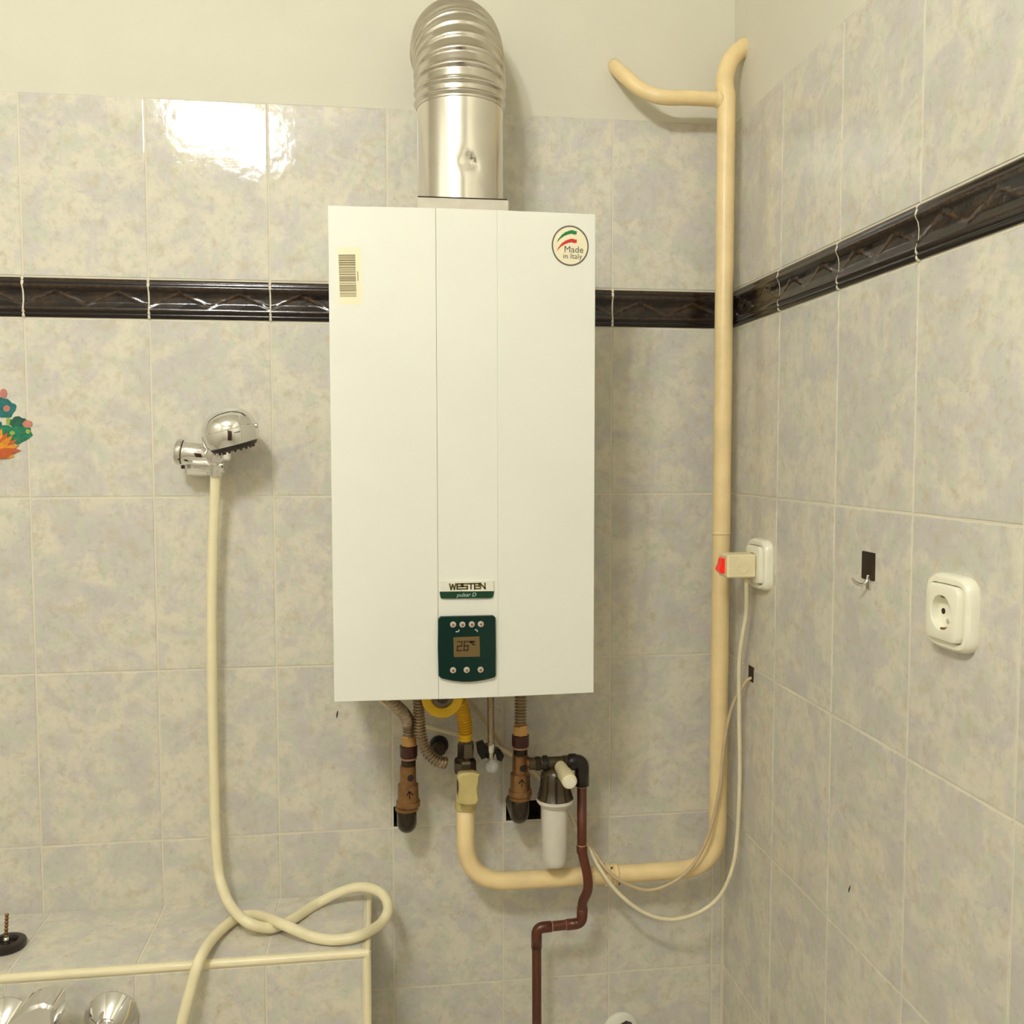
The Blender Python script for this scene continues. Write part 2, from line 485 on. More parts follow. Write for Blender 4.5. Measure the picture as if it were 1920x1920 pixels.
def bgrout():
    ts = [k / 24 for k in range(25)]; V = []; F = []; h = HB1 - HB2; w_ = .0021
    for t_ in ts:
        y = -max(.0, bprofile(t_) - .0001); z = (t_ - .5) * h
        V += [(-w_, y, z), (w_, y, z), (-w_, .003, z), (w_, .003, z)]
    for j in range(24):
        a, b = 4 * j, 4 * j + 4; F += [(a, a + 1, b + 1, b), (a + 2, a, b, b + 2), (a + 1, a + 3, b + 3, b + 1)]
    me = bpy.data.meshes.new('joint_grout'); me.from_pydata(V, [], F); me.materials.append(MATS['grout']); return me
BG = bgrout()
def place_grout(parent, M, x):
    o = bpy.data.objects.new('joint_grout', BG); COL.objects.link(o); o.parent = parent
    o.matrix_local = M @ Matrix.Translation((x, 0, Z0 + (HB1 + HB2) / 2))
def fill_wall(parent, M, joints, back):
    for k, (za, zb) in enumerate(rows):
        for xa, xb in zip(joints, joints[1:]):
            notch = None
            xa_, xb_, za_, zb_ = xa + GAP / 2, xb - GAP / 2, za + GAP / 2, zb - GAP / 2
            if k == 0: zb_ = zb
            if back and k == ROW_HOLE:
                for h in holesB:
                    if xa < h[0] < xb and h[0] - xa < .02: notch = (round(h[1] - xa_, 4), round(h[3] - za_, 4))
            if back is False and k in (2, 3):
                pass
            place_tile(parent, M, xa_, xb_, za_, zb_, notch)
    for xa, xb in zip(joints, joints[1:]):
        place_border(parent, M, xa + .0013, xb - .0013)
    for x in joints[1:-1]: place_grout(parent, M, x)
jb = [X6 - .2 * k for k in range(0, 12) if X6 - .2 * k > XL][::-1] + [-.0035]
fill_wall(wb, I4, jb, True)
jr = [.003] + [D1 + .2 * k for k in range(12) if D1 + .2 * k < -YF]
fill_wall(wr, MR, jr, False)
# little plugs of dark in the slot sit in front of the tile: their colour stands for the shade inside
hx0, hx1, hz0, hz1 = holesR[0]
obj('cable_slot', xf(join(box(hx0, hx1, -.0006, .004, hz0, hz1)), MR), 'hole_dark', wr)
# rest of the room, outside the frame
struct(obj('floor', box(XL, .03, YF, .03, -.05, 0), 'floor_tile'))
struct(obj('ceiling', box(XL - .03, .03, YF - .03, .03, ZC, ZC + .05), 'ceiling_paint'))
struct(obj('wall_left', box(XL - .05, XL, YF, .03, 0, ZC), 'wall_far'))
struct(obj('added_door_1', join(box(-1.0, -.2, YF, YF + .03, 0, 2.02, .006), box(-.9, -.3, YF + .03, YF + .04, 1.15, 1.9, .004), box(-.9, -.3, YF + .03, YF + .04, .15, 1.0, .004)), 'added_door_wood'))  # unseen dark door, added so the chrome has something dark to reflect
struct(obj('wall_front', box(XL, .03, YF - .05, YF, 0, ZC), 'wall_far'))
# small chips and nail marks in the tiles
def mark(parent, p, q, wdt, M=None):
    obj('nail_mark', tube([p, (Vector(p) + Vector(q)) / 2, q], [wdt * .5, wdt, wdt * .4], 6), 'hole_dark', parent)
a = Y(633, 1333, -.0005); b = Y(631, 1346, -.0005); mark(wb, a, b, .0013)
a = X(1594, 1661, -.0005); b = X(1591, 1673, -.0005); mark(wr, a, b, .0011)

# ------------------------------------------------------------------ ceiling lamp (above and left, outside the frame)
mid = (BULBS[0] + BULBS[1]) / 2
t = thing('ceiling_lamp', 'white ceiling lamp with two round glass globes', 'lamp', (mid.x, mid.y, ZC))
obj('base_plate', lathe([(.075, 0), (.075, -.012), (.06, -.02), (.02, -.022)], (mid.x, mid.y, ZC)), 'badge_white', t, True, auto=40)
for b in BULBS:
    obj('globe_holder', lathe([(.018, ZC - b.z), (.018, .064), (.028, .060), (.028, .050)], (b.x, b.y, b.z)), 'badge_white', t, True, auto=40)
    g = [(0.0005, -BULB_R)] + [(BULB_R * math.cos(x), BULB_R * math.sin(x)) for x in [math.radians(d) for d in range(-75, 76, 15)]] + [(.0005, BULB_R)]
    obj('globe', lathe(g, (b.x, b.y, b.z), seg=16), 'bulb_glass', t, True)
    obj('arm', tube([(mid.x, mid.y, ZC - .016), (b.x, b.y, ZC - .016)], .008, 10), 'badge_white', t, True)

# ------------------------------------------------------------------ water heater
YFR = -.262                       # plane of the front corners
tl, br_, tr, bl = Y(616, 384, YFR), Y(1111, 1299, YFR), Y(1119, 403, YFR), Y(625, 1316, YFR)
bx0, bx1 = (tl.x + bl.x) / 2, (tr.x + br_.x) / 2; bz1, bz0 = (tl.z + tr.z) / 2, (bl.z + br_.z) / 2
s1 = Y(819.5, 850, YFR).x; s2 = Y(932.5, 850, YFR).x
def fy(x):                        # relief of the front: flat middle strip, side panels falling back
    if s1 <= x <= s2: return YFR - .0064
    if x < s1: return YFR - .006 * (x - bx0) / (s1 - bx0)
    return YFR - .006 * (bx1 - x) / (bx1 - s2)
wh = thing('water_heater', 'tall white enamelled gas water heater hanging on the tiled wall', 'water heater', ((bx0 + bx1) / 2, 0, bz0))
obj('casing', box(bx0 + .002, bx1 - .002, -.238, -.0, bz0 + .004, bz1 - .003, .003), 'enamel_side', wh)
def panel(xa, xb, name, ends):
    n = 8; xs = [xa + (xb - xa) * k / n for k in range(n + 1)]; e = .0009
    L = []
    def loop(ins, dy):
        pts = []
        for x in xs:
            xx = min(max(x, xa + ins), xb - ins); pts.append((xx, fy(min(max(x, xa), xb)) + dy, bz0 + ins))
        for x in xs[::-1]:
            xx = min(max(x, xa + ins), xb - ins); pts.append((xx, fy(min(max(x, xa), xb)) + dy, bz1 - ins))
        return pts
    back = [(x, -.236, z) for x, y, z in loop(0, 0)]
    lps = [back, loop(0, e), loop(e * .35, e * .3), loop(e, 0)]
    V, F = stack(lps, True, False)
    m_ = 2 * (n + 1); b = 3 * m_
    for k in range(n): F.append((b + k, b + k + 1, b + m_ - 2 - k, b + m_ - 1 - k))
    return obj(name, (V, F), 'enamel', wh)
panel(bx0, s1 - .0002, 'front_panel', 0); panel(s1 + .0001, s2, 'front_panel', 0); panel(s2, bx1, 'front_panel', 0)
# flue socket plate on top
c0, c1 = Y(781, 388, -.225), Y(955, 388, -.225); ct = Y(868, 372, -.225).z
obj('flue_plate', box(c0.x, c1.x, -.225, -.05, bz1 - .004, ct, .002), 'grey_plate', wh)
obj('gap_shadow', box(c0.x + .002, c1.x - .003, -.222, -.055, ct, ct + .0022), 'hole_dark', wh)  # dark strip standing in for the shadow in the gap above the plate
# badge
def px(u, v, e=.0): p = Y(u, v, YFR - .007 - e); return (p.x, p.z)
bd = obj('badge', prism([px(826, 1089), px(925, 1089), px(926, 1108), px(824, 1109)], YFR - .006, YFR - .0095, .0006), 'badge_white', wh)
bg = obj('badge_strip', prism([px(824, 1109.5), px(926, 1108.5), px(924, 1119), px(919, 1121), px(829, 1122), px(826, 1120)], YFR - .006, YFR - .0095, .0005), 'badge_green', wh)
LET = {'W': [[(0, 1), (.22, 0), (.5, .85), (.78, 0), (1, 1)]], 'e': [[(0, .5), (1, .5), (1, 1), (0, 1), (0, 0), (1, 0)]], 'S': [[(1, 1), (0, 1), (0, .5), (1, .5), (1, 0), (0, 0)]],
       'T': [[(-.05, 1), (1.05, 1)], [(.5, 1), (.5, 0)]], 'N': [[(0, 0), (0, 1), (1, 0), (1, 1)]]}
l0 = px(843, 1104.3); l1 = px(909, 1093.5); Hh = l1[1] - l0[1]; tot = l1[0] - l0[0]
ws = [1.35, 1, 1, 1, 1, 1.05]; gap = .33; unit = tot / (sum(ws) + gap * 5); xx = l0[0]; lines = []
for ch, wd in zip('WeSTeN', ws):
    for ln in LET[ch]: lines.append([(xx + a * wd * unit, l0[1] + b * Hh) for a, b in ln])
    xx += (wd + gap) * unit
obj('lettering', strokes(lines, .0022, YFR - .0094, YFR - .0099), 'ink_olive', bd)
pc = px(874, 1115); obj('lettering', text_geo('pulsar D', .0085, pc[0], pc[1], YFR - .0098, shear=.25), 'ink_light', bg)
# control panel
ol = [px(826, 1155), px(924, 1153), px(928.5, 1157), px(929, 1212), px(929, 1265), px(926, 1269)] + [px(u, 1277 - ((u - 874) / 50) ** 2 * 7.5) for u in (918, 908, 895, 880, 865, 850, 838, 828)] + [px(822, 1266), px(820.5, 1215), px(821, 1160)]
cp = obj('control_panel', prism(ol, YFR - .006, YFR - .013, .0012), 'panel_green', wh)
YP = YFR - .013
def px2(u, v): p = Y(u, v, YP); return (p.x, p.z)
obj('display', prism([px2(850, 1195), px2(899, 1193), px2(900, 1231), px2(851, 1232)], YP + .002, YP - .0004), 'lcd', cp)
D7 = {'2': [[(0, 1), (1, 1), (1, .5), (0, .5), (0, 0), (1, 0)]], '6': [[(1, 1), (0, 1), (0, 0), (1, 0), (1, .5), (0, .5)]]}
d0 = px2(857, 1220); d1 = px2(864.5, 1203); dw, dh = d1[0] - d0[0], d1[1] - d0[1]; lines = []
for k, ch in enumerate('26'):
    for ln in D7[ch]: lines.append([(d0[0] + (k * 1.65 + a + b * .2) * dw, d0[1] + b * dh + k * .0003) for a, b in ln])
q = px2(884, 1209); lines += [[(q[0] - .002, q[1] + .0050), (q[0], q[1] + .0050), (q[0], q[1] + .0035), (q[0] - .002, q[1] + .0035), (q[0] - .002, q[1] + .0050)], [(q[0] + .0052, q[1] + .005), (q[0] + .0018, q[1] + .005), (q[0] + .0018, q[1]), (q[0] + .0052, q[1])]]
obj('digits', strokes(lines, .0016, YP - .0003, YP - .0008), 'lcd_digit', cp)
for u, v in [(849.5, 1171), (867, 1171), (884.5, 1170.5), (901.5, 1170), (849.5, 1256.5), (875, 1256), (901, 1255.5)]:
    q = px2(u, v); bt = obj('button', lathe([(.0046, 0), (.0046, .0016), (.0038, .0026)], (q[0], YP + .0004, q[1]), (0, -1, 0), 20), 'button_grey', cp, True, auto=35)
    obj('button_core', lathe([(.0019, 0), (.0019, .0008)], (q[0] + .0002, YP - .0021, q[1] - .0003), (0, -1, 0), 12), 'button_core', bt)
q = px2(858, 1183); obj('icon', strokes([[(q[0] - .002, q[1] - .001), (q[0] + .002, q[1] - .001), (q[0] + .002, q[1] + .0012)]], .0016, YP + .0002, YP - .0003), 'ink_light', cp)
q = px2(893, 1182); obj('icon', strokes([[(q[0] - .0015, q[1] + .001), (q[0] + .0005, q[1] + .001), (q[0] + .0015, q[1] - .0012)]], .0016, YP + .0002, YP - .0003), 'ink_light', cp)
q0, q1, q2, q3 = px2(829, 1239), px2(834, 1240.5), px2(916, 1238), px2(921, 1234)
obj('panel_ridge', strokes([[q0, q1, q2, q3]], .0012, YP + .001, YP - .0008), 'panel_green', cp)
# barcode label
def pf(u, v): p = Y(u, v, YFR - .001); return (p.x, p.z)
fo = lambda x: fy(x)
lb = obj('barcode_label', prism([pf(633, 463), pf(677, 463), pf(679, 571), pf(635, 571)], .0005, -.0002, 0, fo), 'label_cream', wh)
bars = []; v = 477.5
while v < 557:
    h_ = random.choice([1.2, 1.6, 2.4, 3.0]); k = (v - 477) / 82
    bars.append(prism([pf(634.5 + 3 * k, v), pf(666 + 2.6 * k, v), pf(666 + 2.6 * k, v + h_), pf(634.5 + 3 * k, v + h_)], .0001, -.0004, 0, fo)); v += h_ + random.choice([1.0, 1.3, 1.8])
obj('barcode', join(*bars), 'ink_bar', lb)
obj('print_line', prism([pf(670, 509), pf(671.5, 509), pf(672, 527), pf(670.5, 527)], .0001, -.0004, 0, fo), 'ink_bar', lb)
# round emblem sticker
cx, cz = pf(1069, 461); R_ = (pf(1104, 461)[0] - pf(1034, 461)[0]) / 2; Rz = (pf(1069, 423)[1] - pf(1069, 499)[1]) / 2
em = obj('round_sticker', prism(circ(cx, cz, R_, 40, Rz), .0004, -.0002, 0, fo), 'label_cream', wh)
n = 48; oo = circ(cx, cz, R_, n, Rz); ii = circ(cx, cz, R_ * .925, n, Rz * .925)
V = [(x, fy(x) - .0005, z) for x, z in oo + ii]; F = [(k, (k + 1) % n, n + (k + 1) % n, n + k) for k in range(n)]
obj('sticker_ring', (V, F), 'ink_grey', em)
def swoosh(dv): return [pf(u, v + dv) for u, v in [(1043, 456), (1047, 448), (1053, 440.5), (1060, 435.5), (1068, 432.5), (1073, 431.5), (1077, 433), (1081.5, 433.5), (1081, 439.5), (1076, 440), (1072, 438.5), (1066, 439.5), (1058, 442.5), (1050, 448)]]
def fan(o):
    c = (sum(p[0] for p in o) / len(o), sum(p[1] for p in o) / len(o)); return o
obj('green_swoosh', prism(swoosh(0), .0001, -.0005, 0, fo), 'swoosh_green', em)
obj('red_swoosh', prism(swoosh(16), .0001, -.0005, 0, fo), 'swoosh_red', em)
a = pf(1057, 468); obj('lettering', text_geo('Made', .0138, a[0], a[1], -.0006, fo, align='LEFT'), 'ink_grey', em)
a = pf(1055, 480.5); obj('lettering', text_geo('in Italy', .0112, a[0], a[1], -.0006, fo, align='LEFT'), 'ink_grey', em)

# ------------------------------------------------------------------ flue
fl0 = Y(783, 372, -.14); fl1 = Y(943, 372, -.14); fxc = (fl0.x + fl1.x) / 2; fr = (fl1.x - fl0.x) / 2
zt = Y(862, 195, -.14).z; zb = ct
fp = thing('flue_pipe', 'silver metal flue with corrugated elbow rising from the water heater into the wall', 'flue pipe', (fxc, -.14, ct))
NS, NH = 72, 30; V, F = [], []
dn = Y(882, 303, -.14 - fr)
for j in range(NH + 1):
    z = zb + (zt + .012 - zb) * j / NH
    for k in range(NS):
        a = 2 * PI * k / NS; r = fr
        x, y = fxc + r * math.cos(a), -.14 + r * math.sin(a)
        dx, dz = (x - dn.x), (z - dn.z)
        if y < -.14:
            g = math.exp(-((dx + .3 * dz) / .012) ** 2 - (dz / .012) ** 2); g2 = math.exp(-((dx - .004) / .010) ** 2 - ((dz + .045) / .035) ** 2)
            r -= .0055 * g * (1 + .8 * math.sin(dx * 420 + dz * 300)) + .0012 * g2
            x, y = fxc + r * math.cos(a), -.14 + r * math.sin(a)
        V.append((x, y, z))
for j in range(NH):
    for k in range(NS):
        k2 = (k + 1) % NS; F.append((j * NS + k, j * NS + k2, (j + 1) * NS + k2, (j + 1) * NS + k))
obj('straight_pipe', (V, F), 'steel_pipe', fp, True)
# elbow axis: up, then back into the wall
path = [Vector((fxc, -.14, zt - .012)), Vector((fxc, -.14, zt + .012))]
Rb = .115; nb = 220; c_y = -.14 + Rb
for k in range(nb + 1):
    a = (PI / 2) * k / nb; path.append(Vector((fxc - .002 * (1 - math.cos(a)), -.14 + Rb * (1 - math.cos(a)), zt + .012 + Rb * math.sin(a))))
path.append(Vector((fxc - .002, .006, zt + .012 + Rb)))
P = resample(path, .0011); n = len(P); nr = 14.6
def relb(t_, i):
    ph = (t_ * nr) % 1.0; b = max(0, math.cos((ph - .5) * 2 * PI)) ** 1.3
    return fr + .0010 + .0040 * b
obj('corrugated_elbow', tube(P, relb, 56), 'aluminium', fp, True)

# ------------------------------------------------------------------ cream gas pipe
gy = -.068
top = Y(1364, 250, gy); bot = Y(1343, 1560, gy); pr = .0158
gx = (top.x + bot.x) / 2
zh0, zh1 = Y(960, 1650, gy).z, Y(1260, 1634, gy).z; zh = (zh0 + zh1) / 2
gvx = Y(873, 1560, gy).x; gvz = Y(873, 1490, gy).z
gp = thing('gas_pipe', 'cream painted steel gas pipe running down the corner and below the water heater', 'pipe', (gx, gy, zh))
wtop = X(1400, 92, 0.0)
main = [Vector((.004, -.045, wtop.z + .012)), Vector((gx + .012, -.054, wtop.z - .018)), Vector((gx, gy, wtop.z - .085)), Vector((gx, gy, Z0))]
mp = cr([main[0], main[1], main[1].lerp(main[2], .6) + Vector((-.006, 0, .0)), main[2]], 10)
rest = fillet([main[2], Vector((gx, gy, zh)), Vector((gvx, gy, zh)), Vector((gvx, gy, gvz))], [.075, .085], 14)
obj('main_pipe', tube(mp[:-1] + rest, pr, 24), 'pipe_cream', gp, True)
bz = Y(1340, 187, gy).z
e0 = Y(1152, 122, -.0); 
brp = [Vector((gx, gy, bz)), Vector((Y(1300, 187, gy).x, gy, bz + .001)), Vector((Y(1240, 182, gy).x, gy, Y(1240, 182, gy).z)), Vector((Y(1200, 168, -.05).x, -.052, Y(1200, 168, -.05).z)), Vector((Y(1172, 143, -.035).x, -.035, Y(1172, 143, -.035).z)), Vector((e0.x, .004, e0.z))]
obj('branch_pipe', tube(cr(brp, 10), .0125, 20), 'pipe_cream', gp, True)
obj('weld_bead', lathe([(.0126, 0), (.0140, .006), (.0126, .012)], (gx - pr * 1.25, gy, bz), (1, 0, 0), 20), 'pipe_cream', gp, True)
for vz in (1003,):
    obj('weld_bead', lathe([(pr, 0), (pr + .0007, .003), (pr, .006)], (gx, gy, Y(1350, vz, gy).z), (0, 0, 1), 24), 'pipe_cream', gp, True)
ux = Y(1145, 1637, gy).x
obj('union_collar', lathe([(pr, -.012), (pr + .004, -.010), (pr + .004, -.003), (pr + .0012, -.001), (pr + .0012, .003), (pr + .0035, .005), (pr + .0035, .011), (pr, .013)], (ux, gy, zh), (1, 0, 0), 24), 'pipe_cream', gp, True, auto=30)
for dx, a0 in ((-.001, 60), (.012, -50), (-.013, 100), (.004, -80)):
    a = math.radians(a0); p = Vector((ux + dx, gy - (pr + .002) * math.cos(a) * .9, zh + (pr + .002) * math.sin(a)))
    obj('rust_spot', tube([p + Vector((-.003, 0, -.001)), p, p + Vector((.003, -.0005, .002))], [.0010, .0024, .0009], 6), 'collar_maroon', gp)

# ------------------------------------------------------------------ flexible hoses and valves under the heater
def S(px_, y): return px_ * (y - CAM.y) / FPX / math.cos(ROT.z)         # pixel length -> metres at depth y
def ribbed(path, r, pitch, amp, seg=14):
    P = resample(path, pitch / 6); return tube(P, lambda t_, i: r - amp + amp * 2 * (.5 + .5 * math.cos(2 * PI * i / 6)), seg)
vy = -.075
def at_(u, v, y=vy): return Y(u, v, y)
HZ = bz0 + .006
def valve(ux_, v0, prof_top, label, recess, lever_u):
    c = at_(ux_, v0); t = thing('isolating_valve', label, 'valve', (c.x, vy, c.z), 'brass valves under the heater')
    return t, c
def zrange(u, va, vb): return Y(u, va, vy).z, Y(u, vb, vy).z
def seg_lathe(t, name, u, profile, mt, seg=24, auto=32, rot0=0.0, y=vy):
    """profile: list of (half width px, v px) from top to bottom"""
    pts = []; x = Y(u, profile[0][1], y).x
    for hw, v in profile[::-1]: pts.append((S(hw, y), Y(u, v, y).z))
    return obj(name, lathe(pts, (x, y, 0), (0, 0, 1), seg, rot0), mt, t, seg > 8, auto=auto if seg > 8 else None)
# left valve
def build_valve(u, du, va, label, bottom_v, hole_v, mark_v, el_w):
    """va: v of top of nut; du: shift of lower parts"""
    c = Y(u, bottom_v, vy); t = thing('isolating_valve', label, 'valve', (c.x, vy, c.z), 'brass isolating valves under the heater')
    seg_lathe(t, 'gland_nut', u, [(9, va - 3), (13.5, va - 2), (15, va), (15, va + 16)], 'brass_nut', 6, rot0=.35)
    seg_lathe(t, 'collar', u + du * .2, [(12, va + 16), (16.5, va + 17), (16.5, va + 36), (13, va + 38)], 'collar_maroon')
    seg_lathe(t, 'ring', u + du * .2, [(13, va + 38), (15, va + 39), (15, va + 42), (12, va + 43)], 'solder')
    seg_lathe(t, 'neck', u + du * .3, [(12, va + 43), (14, va + 46), (14, va + 52), (12.5, va + 54)], 'iron_dark')
    b = seg_lathe(t, 'valve_body', u + du * .5, [(13, va + 53), (15, va + 54.5), (15.5, va + 86), (19, va + 89), (19.3, va + 108), (20, va + 118), (22.5, va + 120), (22.5, va + 129), (18, va + 131)], 'brass_old')
    x = Y(u + du * .5 + 5, hole_v, vy - .014)
    obj('screw_slot', lathe([(.0055, 0), (.0055, .0035), (.0042, .0045)], (x.x, vy - .0125, x.z), (0, -1, 0), 16), 'hole_dark', b, True, auto=35)
    x = Y(u + du * .5 + 3, mark_v, vy - .016)
    obj('cast_mark', strokes([[(x.x - .005, x.z), (x.x, x.z + .006), (x.x + .005, x.z)], [(x.x, x.z + .005), (x.x, x.z - .006)]], .0016, vy - .013, vy - .0182), 'iron_dark', b)
    # elbow turning back into the wall
    zt_ = Y(u, va + 131, vy).z; ex = Y(u + du, bottom_v - 22, vy).x; re = S(el_w, vy)
    zc = Y(u, bottom_v + 5, vy).z + re
    pth = fillet([Vector((ex, vy, zt_ + .004)), Vector((ex, vy, zc)), Vector((ex, .03, zc + .004))], .02, 10)
    obj('elbow', tube(pth, re, 24), 'iron_dark', t, True)
    obj('ring', lathe([(re + .001, 0), (re + .003, .001), (re + .003, .006), (re + .001, .007)], (ex, vy, zt_ - .006), seg=24), 'brass_old', t, True, auto=35)
    return t
build_valve(767, -4, 1381, 'old brass isolating valve with black elbow entering the wall under two steel hoses', 1562, 1459, 1490, 18.5)
build_valve(976, -1, 1361, 'old brass isolating valve beside the white filter cartridge, elbow in a cut-out tile', 1545, 1441, 1468, 17.5)
# hoses
def hose(pts, r, label, pitch=.0056, amp=.0021, mt='hose_steel', grp='corrugated steel hoses under the heater'):
    o = obj('flexible_hose', ribbed(cr(pts, 12), r, pitch, amp), mt, None, True, loc=pts[-1])
    return tag(o, label, 'hose', grp)
hose([Y(720, 1285, -.13), Y(738, 1318, -.125), Y(759, 1340, -.10), Y(767, 1358, -.08), Y(767, 1382, vy)], S(10, vy), 'corrugated steel hose curving down into the valve with the black wall elbow')
hose([Y(785, 1290, -.11), Y(785, 1320, -.105), Y(787, 1360, -.10), Y(793, 1392, -.10), Y(806, 1416, -.10), Y(822, 1428, -.098), Y(835, 1430, -.092)], S(9.2, -.1), 'corrugated steel hose bent sideways with an open end beside a wall stub')
hose([Y(976, 1290, vy), Y(976, 1330, vy), Y(976, 1364, vy)], S(10, vy), 'short straight corrugated steel hose above the valve beside the filter')
o = thing('pipe_stub', 'dark round capped pipe stub in the wall behind the bent hose', 'pipe', Y(822, 1404, 0))
c = Y(824, 1402, -.02)
obj('flange', lathe([(.017, 0), (.017, .006), (.014, .009)], (c.x, .0, c.z), (0, -1, 0), 24), 'black_plastic', o, True, auto=35)
obj('cap', lathe([(.0125, 0), (.0125, .026), (.010, .029)], (c.x - .001, .0, c.z - .002), (0, -1, 0), 20), 'iron_dark', o, True, auto=35)
# yellow gas fittings
yy = -.135
t = thing('yellow_knob', 'yellow round plastic disc with grey hub half hidden under the heater', 'knob', Y(829, 1305, yy))
c = Y(829, 1306, yy); R_ = S(39, yy)
obj('rim', lathe([(R_ * .5, -.004), (R_ * .55, .004), (R_ * .8, .008), (R_ * .97, .008), (R_, .005), (R_, -.004)], c, (0, -1, .12), 40), 'yellow_plastic', t, True, auto=40)
obj('hub', lathe([(R_ * .52, 0), (R_ * .52, .003), (R_ * .32, .005), (R_ * .3, .012)], c, (0, -1, .12), 24), 'steel_fitting', t, True, auto=35)
t = thing('gas_hose', 'yellow corrugated gas hose ending in a steel nut under the heater', 'hose', Y(872, 1392, vy))
gpts = [Y(852, 1295, -.11), Y(862, 1318, -.105), Y(869, 1340, -.09), Y(872, 1362, -.08), Y(872, 1380, vy)]
obj('hose', ribbed(cr(gpts, 12), S(11.5, vy), .0058, .0021), 'yellow_hose', t, True)
seg_lathe(t, 'sleeve', 872, [(11, 1374), (13, 1376), (13, 1387), (11, 1389)], 'yellow_plastic')
seg_lathe(t, 'nut', 873, [(10, 1387), (13, 1389), (16, 1393), (16.5, 1418), (14, 1421)], 'steel_fitting', 6, rot0=.25)
t = thing('gas_valve', 'gas shut-off valve with beige hourglass-shaped handle on top of the cream pipe', 'valve', Y(873, 1512, vy))
seg_lathe(t, 'body', 872, [(14, 1419), (20, 1423), (22, 1427), (22, 1446), (19, 1449), (17, 1452), (17, 1486), (15, 1492), (14, 1496)], 'steel_fitting', 8, rot0=.39)
def hp(u, v): p = Y(u, v, -.105); return (p.x, p.z)
hol = [hp(*q) for q in [(860, 1452), (867, 1449), (888, 1448), (899, 1452), (899, 1462), (896, 1476), (897, 1492), (898, 1502), (892, 1509), (876, 1511), (860, 1508), (858, 1500), (861, 1484), (860, 1468), (857, 1459)]]
obj('handle', prism(hol, -.092, -.108, .003), 'valve_beige', t, True, auto=40)
obj('collar', lathe([(pr, 0), (pr + .003, .001), (pr + .003, .012), (pr, .014)], (gvx, gy, Y(873, 1516, gy).z), seg=24), 'valve_beige', t, True, auto=35)
obj('stem', lathe([(.006, 0), (.006, .03)], (Y(877, 1478, -.09).x, -.07, Y(877, 1478, -.09).z), (0, -1, 0), 12), 'steel_fitting', t)
# thin filling hose and valve
t = thing('filling_valve', 'small filling valve with black lever and clear round tip beside the gas valve', 'valve', Y(922, 1440, -.09))
fyv = -.09
obj('hose', ribbed(cr([Y(920, 1290, fyv), Y(920, 1340, fyv), Y(921, 1398, fyv)], 10), S(6.5, fyv), .0022, .0003, 12), 'hose_steel', t, True)
seg_lathe(t, 'ferrule', 921, [(6, 1394), (7.5, 1396), (7.5, 1408), (5, 1412), (5, 1426)], 'chrome_satin', 16, y=fyv)
sg = [(.0004, -.0125)] + [(.0125 * math.cos(math.radians(d)), .0125 * math.sin(math.radians(d))) for d in range(-70, 71, 20)] + [(.0004, .0125)]
c = Y(922, 1437, -.098); obj('clear_tip', lathe(sg, c, (0, -1, .2), 10), 'clear_plastic', t)
def wing(pts): return prism([hq(*q) for q in pts], -.07, -.084, .002)
def hq(u, v): p = Y(u, v, -.08); return (p.x, p.z)
obj('lever', join(wing([(893, 1394), (906, 1390), (912, 1400), (912, 1420), (903, 1424), (895, 1410)]), wing([(930, 1408), (940, 1408), (945, 1417), (940, 1428), (932, 1424)]), wing([(908, 1398), (936, 1404), (936, 1414), (908, 1412)])), 'black_plastic', t)
obj('body', lathe([(.008, 0), (.008, .046)], (c.x, -.026, c.z + .012), (0, -1, 0), 14), 'iron_dark', t, True, auto=35)
# ------------------------------------------------------------------ water filter
qy = -.095
t = thing('water_filter', 'small water filter with white bowl, dark head and cream side knob', 'water filter', Y(1040, 1623, qy))
seg_lathe(t, 'bowl', 1040, [(24, 1506), (25.5, 1512), (25.2, 1560), (24.2, 1605), (23, 1615), (19, 1621), (10, 1623.5), (1, 1624)], 'filter_bowl', 32, y=qy)
seg_lathe(t, 'flange_ring', 1041, [(26, 1494), (35, 1496), (36, 1501), (31, 1507), (27, 1511), (25, 1512)], 'filter_bowl', 32, y=qy)
seg_lathe(t, 'head', 1041, [(10, 1436), (18, 1440), (24, 1446), (27, 1458), (27.5, 1476), (31, 1488), (35, 1495), (34, 1498)], 'filter_head', 32, y=qy)
fx = Y(1041, 1460, qy).x
for k in range(10):
    a = 2 * PI * k / 10 + .2; ca, sa = math.cos(a), math.sin(a)
    pp = [Vector((fx + S(hw, qy) * ca, qy + S(hw, qy) * sa, Y(1041, v, qy).z)) for hw, v in ((25, 1449), (27.5, 1460), (28, 1475), (31.5, 1488), (34.5, 1495))]
    obj('head_rib', tube(pp, .0016, 6), 'black_plastic', t, True)
zz = Y(1040, 1430, qy).z
obj('cross_pipe', tube([Vector((Y(992, 1432, qy).x, qy, zz)), Vector((Y(1075, 1432, qy).x, qy, zz))], S(12, qy), 20), 'filter_head', t, True, auto=40)
for u in (1008, 1022, 1060): obj('nut', lathe([(S(13, qy), 0), (S(15, qy), .002), (S(15, qy), .008), (S(13, qy), .010)], (Y(u, 1432, qy).x - .005, qy, zz), (1, 0, 0), 6 if u != 1022 else 20), 'black_plastic' if u == 1022 else 'iron_dark', t)
obj('valve_link', tube([Vector((Y(985, 1432, vy).x, vy, zz)), Vector((Y(1000, 1432, qy).x, qy, zz))], S(9, qy), 14), 'brass_old', t, True)
k0 = Y(1050, 1436, -.10); k1 = Y(1069, 1467, -.165)
kd = (k1 - k0).normalized(); kl = (k1 - k0).length
kn = obj('knob', lathe([(S(12, -.11), 0), (S(12.5, -.11), kl * .45), (S(14.5, -.11), kl * .5), (S(14.2, -.11), kl * .97), (S(12, -.11), kl)], k0, kd, 24), 'plug_ivory', t, True, auto=35)
